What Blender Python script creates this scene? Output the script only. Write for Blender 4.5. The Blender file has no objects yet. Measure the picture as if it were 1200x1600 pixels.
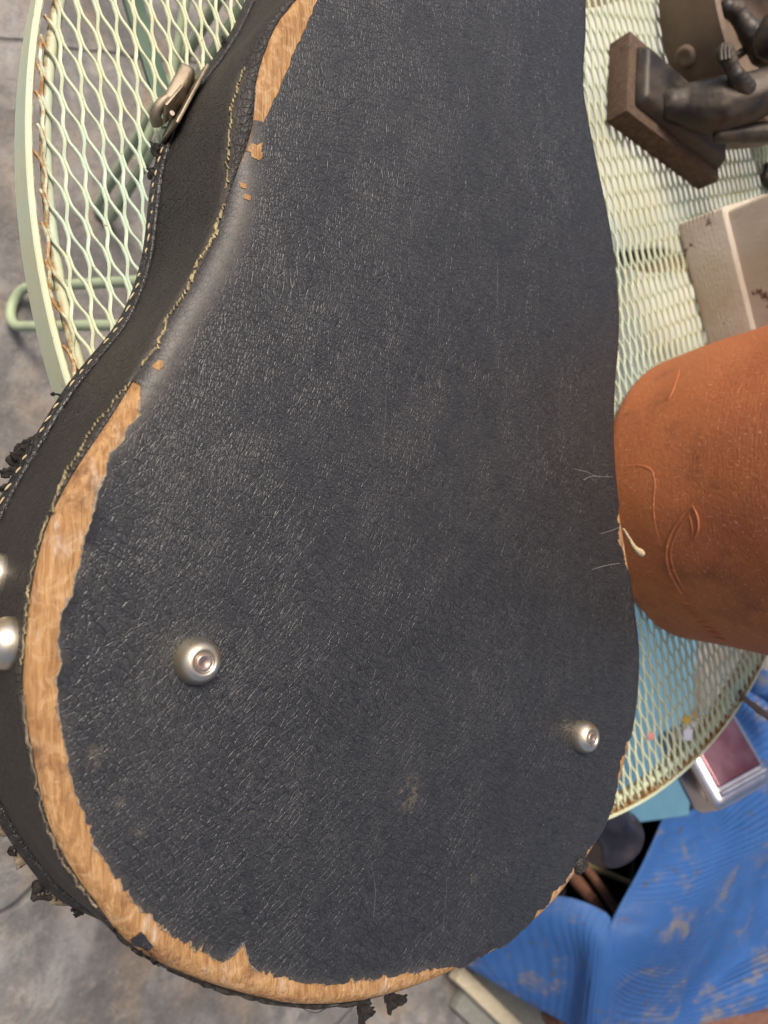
import bpy, bmesh, math, random
import numpy as np
from mathutils import Vector, Matrix
random.seed(7); RNG = np.random.default_rng(7)
SC = bpy.context.scene
COL = SC.collection

# ------------------------------------------------------------------ camera, sky, sun, exposure
# table top is z = 0 ; the patio floor is z = FLOOR ; X runs away from the photographer, Y along the table edge
FLOOR = -0.72
FPX = 1155.0; CAMH = 0.45
RM = np.array([[0.79648852, -0.0184419, 0.60437235],      # camera right
               [0.0184419, -0.99832882, -0.0547673],      # camera down
               [0.60437235, 0.0547673, -0.79481734]])     # view direction
cam_d = bpy.data.cameras.new('camera'); cam = bpy.data.objects.new('camera', cam_d); COL.objects.link(cam)
cam.matrix_world = Matrix(((RM[0][0], -RM[1][0], -RM[2][0], 0), (RM[0][1], -RM[1][1], -RM[2][1], 0),
                           (RM[0][2], -RM[1][2], -RM[2][2], CAMH), (0, 0, 0, 1)))
cam_d.sensor_fit = 'VERTICAL'; cam_d.sensor_height = 36.0; cam_d.lens = FPX/1600*36.0
cam_d.clip_start = 0.01; cam_d.clip_end = 200
cam_d.dof.use_dof = True; cam_d.dof.focus_distance = 0.43; cam_d.dof.aperture_fstop = 8.0
SC.camera = cam

SUN_DIR = Vector((-0.30, 0.50, 0.90)).normalized()         # towards the sun
SUN_EL = math.asin(SUN_DIR.z); SUN_AZ = math.atan2(SUN_DIR.x, SUN_DIR.y)
world = bpy.data.worlds.new('World'); SC.world = world; world.use_nodes = True
wn = world.node_tree; wn.nodes.clear()
sky = wn.nodes.new('ShaderNodeTexSky'); sky.sky_type = 'NISHITA'; sky.sun_disc = False
sky.sun_elevation = SUN_EL; sky.sun_rotation = SUN_AZ; sky.air_density = 0.6; sky.dust_density = 6.0; sky.ozone_density = 0.2
bg = wn.nodes.new('ShaderNodeBackground'); bg.inputs['Strength'].default_value = 0.115
wo = wn.nodes.new('ShaderNodeOutputWorld')
wn.links.new(sky.outputs[0], bg.inputs[0]); wn.links.new(bg.outputs[0], wo.inputs[0])
sun_d = bpy.data.lights.new('sun', 'SUN'); sun_d.energy = 1.5; sun_d.angle = math.radians(18); sun_d.color = (1.0, 0.92, 0.79)
sun = bpy.data.objects.new('sun', sun_d); COL.objects.link(sun)
sun.rotation_euler = SUN_DIR.to_track_quat('Z', 'Y').to_euler(); sun.location = (-1, 2, 3)
vs = SC.view_settings; vs.view_transform = 'Standard'; vs.look = 'None'; vs.gamma = 1.0; vs.use_curve_mapping = False
vs.exposure = 0.75
SC.render.engine = 'CYCLES'

# ------------------------------------------------------------------ geometry helpers
def ray(u, v):
    return np.array([(u-600)/FPX, (v-800)/FPX, 1.0]) @ RM
def Wz(u, v, z):                       # point of the place at height z seen at this spot of the photograph
    d = ray(u, v); t = (z-CAMH)/d[2]; return np.array([d[0]*t, d[1]*t, z])
def Wd(u, v, dist):                    # point at this distance along the view axis
    return ray(u, v)*dist + np.array([0, 0, CAMH])
def project(P):
    c = (np.asarray(P)-np.array([0, 0, CAMH])) @ RM.T
    return np.stack([600+FPX*c[..., 0]/c[..., 2], 800+FPX*c[..., 1]/c[..., 2]], -1)

def tag(o, label=None, cat=None, group=None, kind=None):
    if label: o['label'] = label
    if cat: o['category'] = cat
    if group: o['group'] = group
    if kind: o['kind'] = kind
    return o
def empty(name, loc=(0, 0, 0), rot=None):
    o = bpy.data.objects.new(name, None); COL.objects.link(o); o.location = loc; o.empty_display_size = 0.02
    if rot: o.rotation_euler = rot
    return o
def link(name, me, parent=None):
    o = bpy.data.objects.new(name, me); COL.objects.link(o)
    if parent: 
        o.parent = parent; bpy_parent_fix(o, parent)
    return o
def bpy_parent_fix(o, parent):         # geometry is given in world space: keep it there
    def wm(q):
        b = Matrix.LocRotScale(q.location, q.rotation_euler, q.scale)
        return b if q.parent is None else wm(q.parent) @ q.matrix_parent_inverse @ b
    o.matrix_parent_inverse = wm(parent).inverted()
def mesh(name, V, F, mat, parent=None, smooth=True, mods=None, angle=None):
    me = bpy.data.meshes.new(name); me.from_pydata([tuple(map(float, v)) for v in V], [], [tuple(map(int, f)) for f in F])
    me.validate(); me.update()
    if smooth: me.polygons.foreach_set('use_smooth', [True]*len(me.polygons))
    if angle and smooth: me.set_sharp_from_angle(angle=math.radians(angle))
    if mat: me.materials.append(mat)
    return link(name, me, parent)
def bmobj(name, bm, mat, parent=None, smooth=True, angle=35):
    me = bpy.data.meshes.new(name); bm.normal_update(); bm.to_mesh(me); bm.free()
    if smooth:
        me.polygons.foreach_set('use_smooth', [True]*len(me.polygons)); me.set_sharp_from_angle(angle=math.radians(angle))
    me.materials.append(mat)
    return link(name, me, parent)
def tube_geo(path, rad, sides=8, closed=False, flat=1.0):
    P = np.asarray(path, float); n = len(P)
    T = np.roll(P, -1, 0)-np.roll(P, 1, 0)
    if not closed: T[0] = P[1]-P[0]; T[-1] = P[-1]-P[-2]
    T /= np.linalg.norm(T, axis=1)[:, None]+1e-12
    up = np.array([0, 0, 1.0]); V = []; F = []
    rad = np.full(n, rad) if np.isscalar(rad) else np.asarray(rad)
    A = None
    for i in range(n):
        if A is None:
            A = np.cross(T[i], up)
            if np.linalg.norm(A) < 0.1: A = np.cross(T[i], [1, 0, 0])
        else: A = A-T[i]*(A@T[i])
        A = A/np.linalg.norm(A); B = np.cross(A, T[i])
        for k in range(sides):
            a = 2*math.pi*k/sides
            V.append(P[i]+rad[i]*(A*math.cos(a)+B*math.sin(a)*flat))
    m = n if closed else n-1
    for i in range(m):
        j = (i+1) % n
        for k in range(sides):
            l = (k+1) % sides
            F.append((i*sides+k, i*sides+l, j*sides+l, j*sides+k))
    if not closed:
        F.append(tuple(range(sides-1, -1, -1))); F.append(tuple((n-1)*sides+k for k in range(sides)))
    return V, F
def tube(name, path, rad, mat, parent=None, sides=8, closed=False, flat=1.0):
    V, F = tube_geo(path, rad, sides, closed, flat); return mesh(name, V, F, mat, parent, angle=50)
def smooth_path(pts, n):
    P = np.asarray(pts, float); k = len(P); out = []
    for s in np.linspace(0, k-1, n):
        i = min(int(s), k-2); t = s-i
        p0 = P[max(i-1, 0)]; p1 = P[i]; p2 = P[i+1]; p3 = P[min(i+2, k-1)]
        out.append(0.5*((2*p1)+(-p0+p2)*t+(2*p0-5*p1+4*p2-p3)*t*t+(-p0+3*p1-3*p2+p3)*t**3))
    return np.array(out)
def lathe_geo(prof, n=48, center=(0, 0, 0)):
    V = []; F = []; m = len(prof)
    for i in range(n):
        a = 2*math.pi*i/n
        for r, z in prof: V.append((center[0]+r*math.cos(a), center[1]+r*math.sin(a), center[2]+z))
    for i in range(n):
        j = (i+1) % n
        for k in range(m-1): F.append((i*m+k, j*m+k, j*m+k+1, i*m+k+1))
    return V, F
def frame_matrix(o, x, y, z):
    return Matrix(((x[0], y[0], z[0], o[0]), (x[1], y[1], z[1], o[1]), (x[2], y[2], z[2], o[2]), (0, 0, 0, 1)))
def unit(v): v = np.asarray(v, float); return v/np.linalg.norm(v)
def rbox(name, size, M, mat, parent=None, bev=0.003, seg=2, taper=None, wob=0):
    bm = bmesh.new(); bmesh.ops.create_cube(bm, size=1)
    for v in bm.verts:
        c = v.co.copy(); v.co = Vector((c.x*size[0], c.y*size[1], c.z*size[2]))
        if taper and c.z > 0: v.co.x *= taper[0]; v.co.y *= taper[1]
    if wob:
        bmesh.ops.subdivide_edges(bm, edges=bm.edges, cuts=3, use_grid_fill=True)
        for v in bm.verts: v.co += Vector([random.uniform(-wob, wob) for _ in range(3)])
        ed = [e for e in bm.edges if len(e.link_faces) == 2 and e.calc_face_angle() > 0.8]
    else: ed = list(bm.edges)
    bmesh.ops.bevel(bm, geom=ed, offset=bev, segments=seg, profile=0.6, affect='EDGES')
    bmesh.ops.transform(bm, matrix=M, verts=bm.verts)
    return bmobj(name, bm, mat, parent)
def vnoise(n, seed, step):            # smooth 1-D noise of length n, value every step samples
    r = np.random.default_rng(seed); k = max(2, int(n/step)+2); v = r.uniform(-1, 1, k)
    x = np.linspace(0, k-1.001, n); i = x.astype(int); t = x-i; t = t*t*(3-2*t)
    return v[i]*(1-t)+v[np.minimum(i+1, k-1)]*t

# ------------------------------------------------------------------ material helpers
class NT:
    def __init__(s, name):
        s.m = bpy.data.materials.new(name); s.m.use_nodes = True; s.t = s.m.node_tree
        s.p = s.t.nodes['Principled BSDF']; s.tc = s.t.nodes.new('ShaderNodeTexCoord')
    def n(s, typ, **kw):
        x = s.t.nodes.new(typ)
        for k, v in kw.items():
            if hasattr(x, k): setattr(x, k, v)
        return x
    def set(s, node, name, v):
        if hasattr(v, 'is_output') or hasattr(v, 'links') and not isinstance(v, (int, float)): s.t.links.new(v, node.inputs[name])
        else: node.inputs[name].default_value = v
    def l(s, a, b): s.t.links.new(a, b)
    def obj(s): return s.tc.outputs['Object']
    def mapping(s, vec, scale=(1, 1, 1), rot=(0, 0, 0)):
        x = s.n('ShaderNodeMapping'); s.l(vec, x.inputs['Vector']); x.inputs['Scale'].default_value = scale; x.inputs['Rotation'].default_value = rot
        return x.outputs[0]
    def noise(s, vec, scale, detail=4, rough=0.55, dist=0.0):
        x = s.n('ShaderNodeTexNoise'); s.l(vec, x.inputs['Vector']); x.inputs['Scale'].default_value = scale
        x.inputs['Detail'].default_value = detail; x.inputs['Roughness'].default_value = rough; x.inputs['Distortion'].default_value = dist
        return x.outputs['Fac']
    def noisec(s, vec, scale, detail=2):
        x = s.n('ShaderNodeTexNoise'); s.l(vec, x.inputs['Vector']); x.inputs['Scale'].default_value = scale; x.inputs['Detail'].default_value = detail
        return x.outputs['Color']
    def vor(s, vec, scale, feature='F1', rnd=1.0):
        x = s.n('ShaderNodeTexVoronoi'); x.feature = feature; s.l(vec, x.inputs['Vector']); x.inputs['Scale'].default_value = scale
        x.inputs['Randomness'].default_value = rnd
        return x.outputs['Distance']
    def rng(s, v, a, b, c=0.0, d=1.0, smooth=True):
        x = s.n('ShaderNodeMapRange'); x.interpolation_type = 'SMOOTHSTEP' if smooth else 'LINEAR'
        s.l(v, x.inputs[0]); x.inputs[1].default_value = a; x.inputs[2].default_value = b; x.inputs[3].default_value = c; x.inputs[4].default_value = d
        return x.outputs[0]
    def math(s, op, a, b=0.0):
        x = s.n('ShaderNodeMath'); x.operation = op
        for i, v in enumerate((a, b)):
            if isinstance(v, (int, float)): x.inputs[i].default_value = v
            else: s.l(v, x.inputs[i])
        return x.outputs[0]
    def mix(s, f, a, b, blend='MIX'):
        x = s.n('ShaderNodeMix'); x.data_type = 'RGBA'; x.blend_type = blend
        for i, v in ((0, f), (6, a), (7, b)):
            if isinstance(v, (int, float)): x.inputs[i].default_value = v
            elif isinstance(v, tuple): x.inputs[i].default_value = v+(1,) if len(v) == 3 else v
            else: s.l(v, x.inputs[i])
        return x.outputs[2]
    def vadd(s, a, b, k):
        x = s.n('ShaderNodeVectorMath'); x.operation = 'MULTIPLY_ADD'; s.l(b, x.inputs[0]); x.inputs[1].default_value = (k, k, k); s.l(a, x.inputs[2])
        return x.outputs[0]
    def bump(s, hgt, dist, strength=1.0, prev=None):
        x = s.n('ShaderNodeBump'); s.l(hgt, x.inputs['Height']); x.inputs['Distance'].default_value = dist
        if isinstance(strength, (int, float)): x.inputs['Strength'].default_value = strength
        else: s.l(strength, x.inputs['Strength'])
        if prev is not None: s.l(prev, x.inputs['Normal'])
        return x.outputs[0]
    def out(s, color=None, rough=None, normal=None, metal=None, spec=None):
        for k, v in (('Base Color', color), ('Roughness', rough), ('Normal', normal), ('Metallic', metal), ('Specular IOR Level', spec)):
            if v is None: continue
            if isinstance(v, (int, float)): s.p.inputs[k].default_value = v
            elif isinstance(v, tuple): s.p.inputs[k].default_value = v+(1,)
            else: s.l(v, s.p.inputs[k])
        return s.m

def m_leather(name, base, light, cell=330.0, depth=0.00035, rough=(0.42, 0.6), wear_attr=False):
    t = NT(name); o = t.obj()
    warp = t.vadd(t.vadd(o, t.noisec(o, 11, 2), 0.05), t.noisec(o, 70, 2), 0.0045)
    # creases: two nets of fine cracks of different size and direction
    a = t.vor(t.mapping(warp, (1, 0.66, 1), (0, 0, 0.6)), cell, 'DISTANCE_TO_EDGE')
    b = t.vor(t.mapping(warp, (0.6, 1.1, 1), (0, 0, -0.35)), cell*0.55, 'DISTANCE_TO_EDGE')
    ga = t.rng(a, 0.0, 0.16); gb = t.rng(b, 0.0, 0.07)
    big = t.noise(o, 9, 3); reg = t.rng(big, 0.35, 0.7, 0.8, 1.0)
    fine = t.noise(o, cell*2.6, 3, 0.6); lump = t.noise(o, cell*0.22, 2, 0.5)
    hgt = t.math('ADD', t.math('MULTIPLY', ga, 0.5), t.math('ADD', t.math('MULTIPLY', gb, 0.8), t.math('ADD', t.math('MULTIPLY', fine, 0.2), t.math('MULTIPLY', lump, 0.5))))
    st = reg
    col = t.mix(t.rng(t.noise(o, 160, 4, 0.7), 0.35, 0.75), base, light)
    col = t.mix(t.math('MULTIPLY', t.math('SUBTRACT', 1.0, ga), 0.6), col, tuple(c*0.3 for c in base))  # both crease nets darkened in the colour: painted shade for grain contrast
    col = t.mix(t.math('MULTIPLY', t.math('SUBTRACT', 1.0, gb), 0.6), col, tuple(c*0.3 for c in base))
    speck = t.rng(t.noise(o, 520, 1), 0.77, 0.83)
    col = t.mix(t.math('MULTIPLY', speck, 0.45), col, (0.25, 0.23, 0.2))
    scr = t.rng(t.noise(t.mapping(t.vadd(o, t.noisec(o, 14, 1), 0.03), (520, 9, 9), (0, 0, 0.9)), 1.0, 2, 0.5), 0.735, 0.76)
    col = t.mix(t.math('MULTIPLY', scr, 0.3), col, (0.14, 0.135, 0.13))
    r = t.rng(t.noise(o, 14, 5, 0.6), 0.3, 0.75, rough[0], rough[1])
    if wear_attr:
        at = t.n('ShaderNodeAttribute'); at.attribute_name = 'wear'; w = at.outputs['Fac']
        wn_ = t.math('MULTIPLY', w, t.rng(t.noise(o, 130, 5, 0.6), 0.25, 0.65, 0.35, 1.0))
        col = t.mix(wn_, col, (0.090, 0.075, 0.061))
        r = t.math('ADD', r, t.math('MULTIPLY', w, 0.25))
        st = t.math('MULTIPLY', reg, t.math('SUBTRACT', 1.0, t.math('MULTIPLY', w, 0.6)))
        sv_ = t.vadd(o, t.noisec(o, 70, 3), 0.012); sn_ = t.rng(t.noise(o, 190, 5, 0.7), 0.42, 0.60)
        for (sx_, sy_, sr_) in STAINS:
            dd = t.n('ShaderNodeVectorMath'); dd.operation = 'DISTANCE'; t.l(sv_, dd.inputs[0]); dd.inputs[1].default_value = (sx_+0.006, sy_+0.006, 0.1135)
            sw = t.math('MULTIPLY', t.rng(dd.outputs['Value'], sr_, sr_*0.2), sn_)
            col = t.mix(t.math('MULTIPLY', sw, 0.55), col, (0.13, 0.108, 0.072))
    return t.out(col, r, t.bump(hgt, depth, st), spec=0.6)

def m_wood(name, c1, c2, c3, grain=(160, 22, 160), bump=0.0004):
    t = NT(name); o = t.obj()
    w = t.vadd(o, t.noisec(o, 30, 2), 0.006)
    g = t.mapping(w, grain)
    n1 = t.noise(g, 6.0, 5, 0.65); n2 = t.noise(o, 90, 4, 0.6, 1.5); n3 = t.noise(t.mapping(w, tuple(x*3 for x in grain)), 5, 3)
    col = t.mix(t.rng(n1, 0.35, 0.65), c1, c2)
    col = t.mix(t.math('MULTIPLY', t.rng(n2, 0.48, 0.68), 0.7), col, c3)
    if name == 'bare_wood':
        pale = t.math('MULTIPLY', t.rng(t.noise(t.mapping(w, (1, 0.3, 1)), 95, 5, 0.65), 0.56, 0.70), 0.7)
        col = t.mix(pale, col, (0.56, 0.47, 0.39))
        dk = t.rng(t.noise(o, 40, 7, 0.75), 0.53, 0.68)
        col = t.mix(t.math('MULTIPLY', dk, 0.72), col, (0.13, 0.06, 0.035))
        fib = t.rng(t.noise(t.mapping(w, (420, 14, 420)), 2.0, 3, 0.6), 0.38, 0.62)
        col = t.mix(t.math('MULTIPLY', fib, 0.3), col, (0.30, 0.15, 0.06))
    hh = t.math('ADD', n1, t.math('MULTIPLY', n3, 0.6))
    return t.out(col, 0.75, t.bump(hh, bump, 1.0), spec=0.25)

def m_metal(name, c1, c2, rough=(0.25, 0.5), metal=0.9, scale=120, pit=(0.05, 0.035, 0.02), pitk=0.0, bump=0.0):
    t = NT(name); o = t.obj()
    n = t.noise(o, scale, 5, 0.6)
    col = t.mix(t.rng(n, 0.35, 0.68), c1, c2)
    pn = t.rng(t.noise(o, scale*2.3, 4, 0.7), 0.60, 0.70)
    col = t.mix(t.math('MULTIPLY', pn, pitk), col, pit)
    r = t.rng(n, 0.3, 0.7, rough[0], rough[1])
    nm = t.bump(t.noise(o, scale*4, 3), bump, 0.7) if bump else None
    return t.out(col, r, nm, metal)

def m_plain(name, c1, c2, rough=0.6, scale=40, spec=0.4, bump=0.0, bscale=200, metal=0.0):
    t = NT(name); o = t.obj()
    col = t.mix(t.rng(t.noise(o, scale, 6, 0.62), 0.3, 0.7), c1, c2)
    nm = t.bump(t.noise(o, bscale, 5, 0.6), bump, 1.0) if bump else None
    return t.out(col, rough, nm, metal, spec)

def m_paint():                         # mint enamel, yellowed and rusty where strands meet the rim
    t = NT('mint_paint'); o = t.obj()
    col = t.mix(t.rng(t.noise(o, 7, 4), 0.30, 0.58), (0.46, 0.57, 0.45), (0.53, 0.55, 0.36))
    col = t.mix(t.math('MULTIPLY', t.rng(t.noise(o, 70, 5, 0.65), 0.56, 0.72), 0.55), col, (0.60, 0.52, 0.26))
    # rust in the joint by the rim
    sep = t.n('ShaderNodeSeparateXYZ'); t.l(o, sep.inputs[0])
    dx = t.math('SUBTRACT', sep.outputs[0], TC[0]); dy = t.math('SUBTRACT', sep.outputs[1], TC[1])
    rr = t.math('SQRT', t.math('ADD', t.math('MULTIPLY', dx, dx), t.math('MULTIPLY', dy, dy)))
    edge = t.math('MULTIPLY', t.rng(rr, TR-0.014, TR-0.008), t.rng(rr, TR-0.0032, TR-0.0042))
    nr = t.rng(t.noise(o, 110, 4, 0.7), 0.36, 0.58)
    rust = t.mix(t.noise(o, 260, 3), (0.10, 0.045, 0.015), (0.50, 0.26, 0.07))
    col = t.mix(t.math('MULTIPLY', edge, nr), col, rust)
    chips = t.rng(t.noise(o, 190, 5, 0.7), 0.64, 0.70)
    col = t.mix(t.math('MULTIPLY', chips, 0.8), col, (0.22, 0.13, 0.06))
    return t.out(col, t.rng(t.noise(o, 60, 4), 0.3, 0.7, 0.38, 0.62), t.bump(t.noise(o, 400, 4, 0.6), 0.00025, 0.8), spec=0.45)

TC = (0.60187, 0.25290); TR = 0.5135   # round table: centre and radius

STAINS = [(*Wz(pu, pv, 0.107)[:2], rad) for pu, pv, rad in ((640, 1238, 0.014), (217, 1292, 0.006), (150, 1185, 0.007), (742, 1372, 0.004), (185, 1255, 0.004))]
M = {}
M['face'] = m_leather('black_leather', (0.022, 0.0222, 0.0228), (0.033, 0.033, 0.033), 500, 0.00019, (0.34, 0.44), True)
M['wall'] = m_leather('side_leather', (0.010, 0.0075, 0.0048), (0.024, 0.018, 0.0115), 340, 0.0008, (0.55, 0.70), True)
M['lip'] = m_leather('lip_leather', (0.010, 0.009, 0.008), (0.019, 0.017, 0.015), 500, 0.0004, (0.38, 0.55))
M['bare'] = m_wood('bare_wood', (0.45, 0.265, 0.112), (0.27, 0.135, 0.053), (0.53, 0.35, 0.185), (90, 7, 90), 0.0013)
M['scrap'] = m_plain('frayed_leather', (0.012, 0.011, 0.011), (0.035, 0.03, 0.026), 0.8, 250, 0.2, 0.0008, 500)
M['scrapb'] = m_plain('frayed_backing', (0.25, 0.20, 0.14), (0.10, 0.075, 0.05), 0.9, 250, 0.2, 0.0008, 500)
M['backing'] = m_plain('grey_cloth_backing', (0.16, 0.125, 0.09), (0.34, 0.27, 0.19), 0.9, 300, 0.2, 0.0005, 900)
M['thread'] = m_plain('cream_thread', (0.50, 0.41, 0.26), (0.36, 0.27, 0.15), 0.85, 400, 0.2, 0.0003, 1500)
M['crack'] = m_plain('torn_cloth_edge', (0.40, 0.33, 0.17), (0.16, 0.13, 0.08), 0.9, 180, 0.2, 0.0006, 900)
M['brass'] = m_metal('tarnished_brass', (0.20, 0.160, 0.110), (0.29, 0.245, 0.18), (0.42, 0.62), 0.8, 140, (0.10, 0.065, 0.035), 0.7, 0.00015)
M['nickel'] = m_metal('worn_nickel', (0.66, 0.60, 0.50), (0.56, 0.46, 0.30), (0.26, 0.42), 0.95, 90, (0.14, 0.09, 0.05), 0.35)
M['rivet'] = m_metal('rivet_core', (0.45, 0.38, 0.33), (0.30, 0.20, 0.16), (0.35, 0.6), 0.9, 300, (0.16, 0.09, 0.06), 0.6, 0.0002)
M['paint'] = m_paint()

# ------------------------------------------------------------------ patio floor
def m_floor():
    t = NT('patio_stone'); o = t.obj()
    w = t.vadd(o, t.noisec(o, 2.5, 3), 0.25)
    a = t.noise(w, 6.0, 8, 0.62); b = t.noise(t.mapping(w, (3.0, 1.0, 1), (0, 0, 0.25)), 5.0, 8, 0.65); c = t.noise(o, 45, 6, 0.7)
    col = t.mix(t.rng(a, 0.36, 0.64), (0.125, 0.112, 0.100), (0.265, 0.25, 0.232))
    col = t.mix(t.math('MULTIPLY', t.rng(b, 0.45, 0.68), 0.75), col, (0.23, 0.165, 0.105))
    col = t.mix(t.math('MULTIPLY', t.rng(b, 0.52, 0.36), 0.5), col, (0.075, 0.072, 0.075))
    col = t.mix(t.math('MULTIPLY', t.rng(c, 0.5, 0.72), 0.5), col, (0.30, 0.275, 0.24))
    e = t.noise(w, 17, 7, 0.7); col = t.mix(t.math('MULTIPLY', t.rng(e, 0.55, 0.42), 0.55), col, (0.085, 0.082, 0.082))
    jt = t.rng(t.vor(t.vadd(o, t.noisec(o, 5, 3), 0.06), 0.9, 'DISTANCE_TO_EDGE'), 0.0005, 0.004)
    col = t.mix(t.math('MULTIPLY', t.math('SUBTRACT', 1.0, jt), 0.4), col, (0.06, 0.055, 0.05))
    g = t.noise(o, 260, 4, 0.75); col = t.mix(t.math('MULTIPLY', t.rng(g, 0.55, 0.7), 0.4), col, (0.34, 0.33, 0.31)); col = t.mix(t.math('MULTIPLY', t.rng(g, 0.45, 0.33), 0.45), col, (0.05, 0.047, 0.045))
    hh = t.math('ADD', t.math('ADD', a, t.math('MULTIPLY', jt, 0.5)), t.math('MULTIPLY', c, 0.3))
    return t.out(col, t.rng(c, 0.3, 0.7, 0.5, 0.8), t.bump(hh, 0.02, 0.6), spec=0.4)
M['floor'] = m_floor()
ground = mesh('ground', [(-30, -30, FLOOR), (30, -30, FLOOR), (30, 30, FLOOR), (-30, 30, FLOOR)], [(0, 1, 2, 3)], M['floor'], smooth=False)
tag(ground, 'mottled grey and brown stone patio floor', kind='structure')

# ------------------------------------------------------------------ round table of expanded metal
table = empty('patio_table', (TC[0], TC[1], FLOOR))
tag(table, 'round mint green patio table with expanded metal mesh top', 'table')
def ring_geo(prof, n=220):
    V = []; F = []; m = len(prof)
    for i in range(n):
        a = 2*math.pi*i/n
        for r, z in prof: V.append((TC[0]+r*math.cos(a), TC[1]+r*math.sin(a), z))
    for i in range(n):
        j = (i+1) % n
        for k in range(m):
            l = (k+1) % m; F.append((i*m+k, j*m+k, j*m+l, i*m+l))
    return V, F
mesh('rim_band', *ring_geo([(TR, -0.0008), (TR, -0.030), (TR-0.0042, -0.030), (TR-0.0042, -0.0006), (TR-0.0034, 0.0), (TR-0.0008, 0.0)]), M['paint'], table, angle=30)
mesh('support_ring', *ring_geo([(TR-0.0125+0.0036*math.cos(a), -0.0068+0.0036*math.sin(a)) for a in np.linspace(0, 2*math.pi, 10, endpoint=False)]), M['paint'], table)
S_, L_ = 0.012013, 0.036725; TH = math.radians(20.65)
sv = np.array([math.cos(TH), math.sin(TH)]); lv = np.array([math.sin(TH), -math.cos(TH)])
def mesh_top():
    wid, thk = 0.0022, 0.0019
    A = (S_/2-wid*0.86)/2
    org = Wz(125.3, 58.3, 0)[:2]-sv*S_/4          # a bond of the sheet
    oc = np.array(TC)-org; om = oc@sv; ol = oc@lv
    V = []; F = []
    ks = range(int((om-TR)/(S_/2))-1, int((om+TR)/(S_/2))+2)
    # one period of a strand: bond (touching one neighbour) - slope - bond (touching the other) - slope
    brk = [(-0.09, 1), (-0.03, 1), (0.03, 1), (0.09, 1), (0.16, 0.72), (0.25, 0.0), (0.34, -0.72), (0.41, -1), (0.47, -1), (0.53, -1), (0.59, -1), (0.66, -0.72), (0.75, 0.0), (0.84, 0.72)]
    Rr = TR-0.0046
    for k in ks:
        m0 = k*S_/2; dm = m0-om
        if abs(dm) > Rr+A: continue
        half = math.sqrt(max(0, Rr*Rr-dm*dm)); l0, l1 = ol-half, ol+half
        sgn = 1 if k % 2 == 0 else -1
        pts = []
        for per in range(int(l0/L_)-1, int(l1/L_)+2):
            for q, wv in brk:
                l = (per+q)*L_
                pts.append((l, m0+sgn*A*wv, wv*sgn))
        pts = [x for x in pts if (x[0]-ol)**2+(x[1]-om)**2 <= Rr*Rr]
        if len(pts) < 3: continue
        base = len(V); sect = [(-1, -0.45), (-0.62, 0.0), (0.62, 0.0), (1, -0.45), (0.7, -1), (-0.7, -1)]
        for i, (l, m, wv) in enumerate(pts):
            # strand direction for a constant strand width
            a_ = pts[max(i-1, 0)]; b_ = pts[min(i+1, len(pts)-1)]
            tl, tm = b_[0]-a_[0], b_[1]-a_[1]; n_ = math.hypot(tl, tm); tl /= n_; tm /= n_
            tilt = 0.00045*(1-abs(wv))
            jit = RNG.normal(0, 0.00007)
            for sx, sz in sect:
                off = sx*wid/2
                pl = l-tm*off; pm = m+tl*off+jit
                xy = org+lv*pl+sv*pm
                V.append((xy[0], xy[1], sz*thk+sx*tilt*sgn-0.0004))
        for i in range(len(pts)-1):
            for c in range(6):
                d = (c+1) % 6
                F.append((base+i*6+c, base+(i+1)*6+c, base+(i+1)*6+d, base+i*6+d))
    return V, F
V, F = mesh_top()
tag(mesh('mesh_top', V, F, M['paint'], table, angle=40), 'expanded metal sheet of diamond openings')
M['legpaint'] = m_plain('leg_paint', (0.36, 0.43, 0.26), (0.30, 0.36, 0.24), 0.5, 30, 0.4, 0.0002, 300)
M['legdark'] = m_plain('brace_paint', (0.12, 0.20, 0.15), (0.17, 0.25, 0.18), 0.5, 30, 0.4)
def hairpin(foot, arm1, arm2, top1, top2):
    foot = np.array(foot); p = smooth_path([top1, arm1, foot+(np.array(arm1)-foot)*0.25+np.array((0, 0, 0)), foot, foot+(np.array(arm2)-foot)*0.25, arm2, top2], 60)
    return p
def leg(foot_px, z, a1px, a2px, za, w=0.008):
    f = Wz(*foot_px, z); a1 = Wz(*a1px, za); a2 = Wz(*a2px, za)
    side = unit(a1-a2)
    c = (a1+a2)/2; wid = np.linalg.norm(a1-a2)/2
    d = unit(c-f); pts = []
    tops = []
    for s in (1, -1):
        a = a1 if s == 1 else a2
        ext = a+(c-f)/np.linalg.norm(c-f)*((-0.02-a[2])/max(1e-3, (c-f)[2]/np.linalg.norm(c-f)))
        tops.append(ext)
    arc = [f+d*wid*1.0+side*wid*math.cos(t)-d*wid*math.sin(t) for t in np.linspace(0, math.pi, 13)]
    path = [tops[0], a1]+arc+[a2, tops[1]]
    P = []
    for i in range(len(path)-1):
        P += [path[i]+(path[i+1]-path[i])*t for t in ((0, 0.33, 0.66) if i < 2 or i > len(path)-4 else (0,))]
    P.append(path[-1])
    return np.array(P)
tube('leg', leg((18, 480), FLOOR+0.008, (200, 440), (185, 508), -0.50), 0.0072, M['legpaint'], table, 10)
tube('leg', leg((160, 336), FLOOR+0.008, (235, 180), (258, 205), -0.50), 0.0072, M['legpaint'], table, 10)
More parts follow.
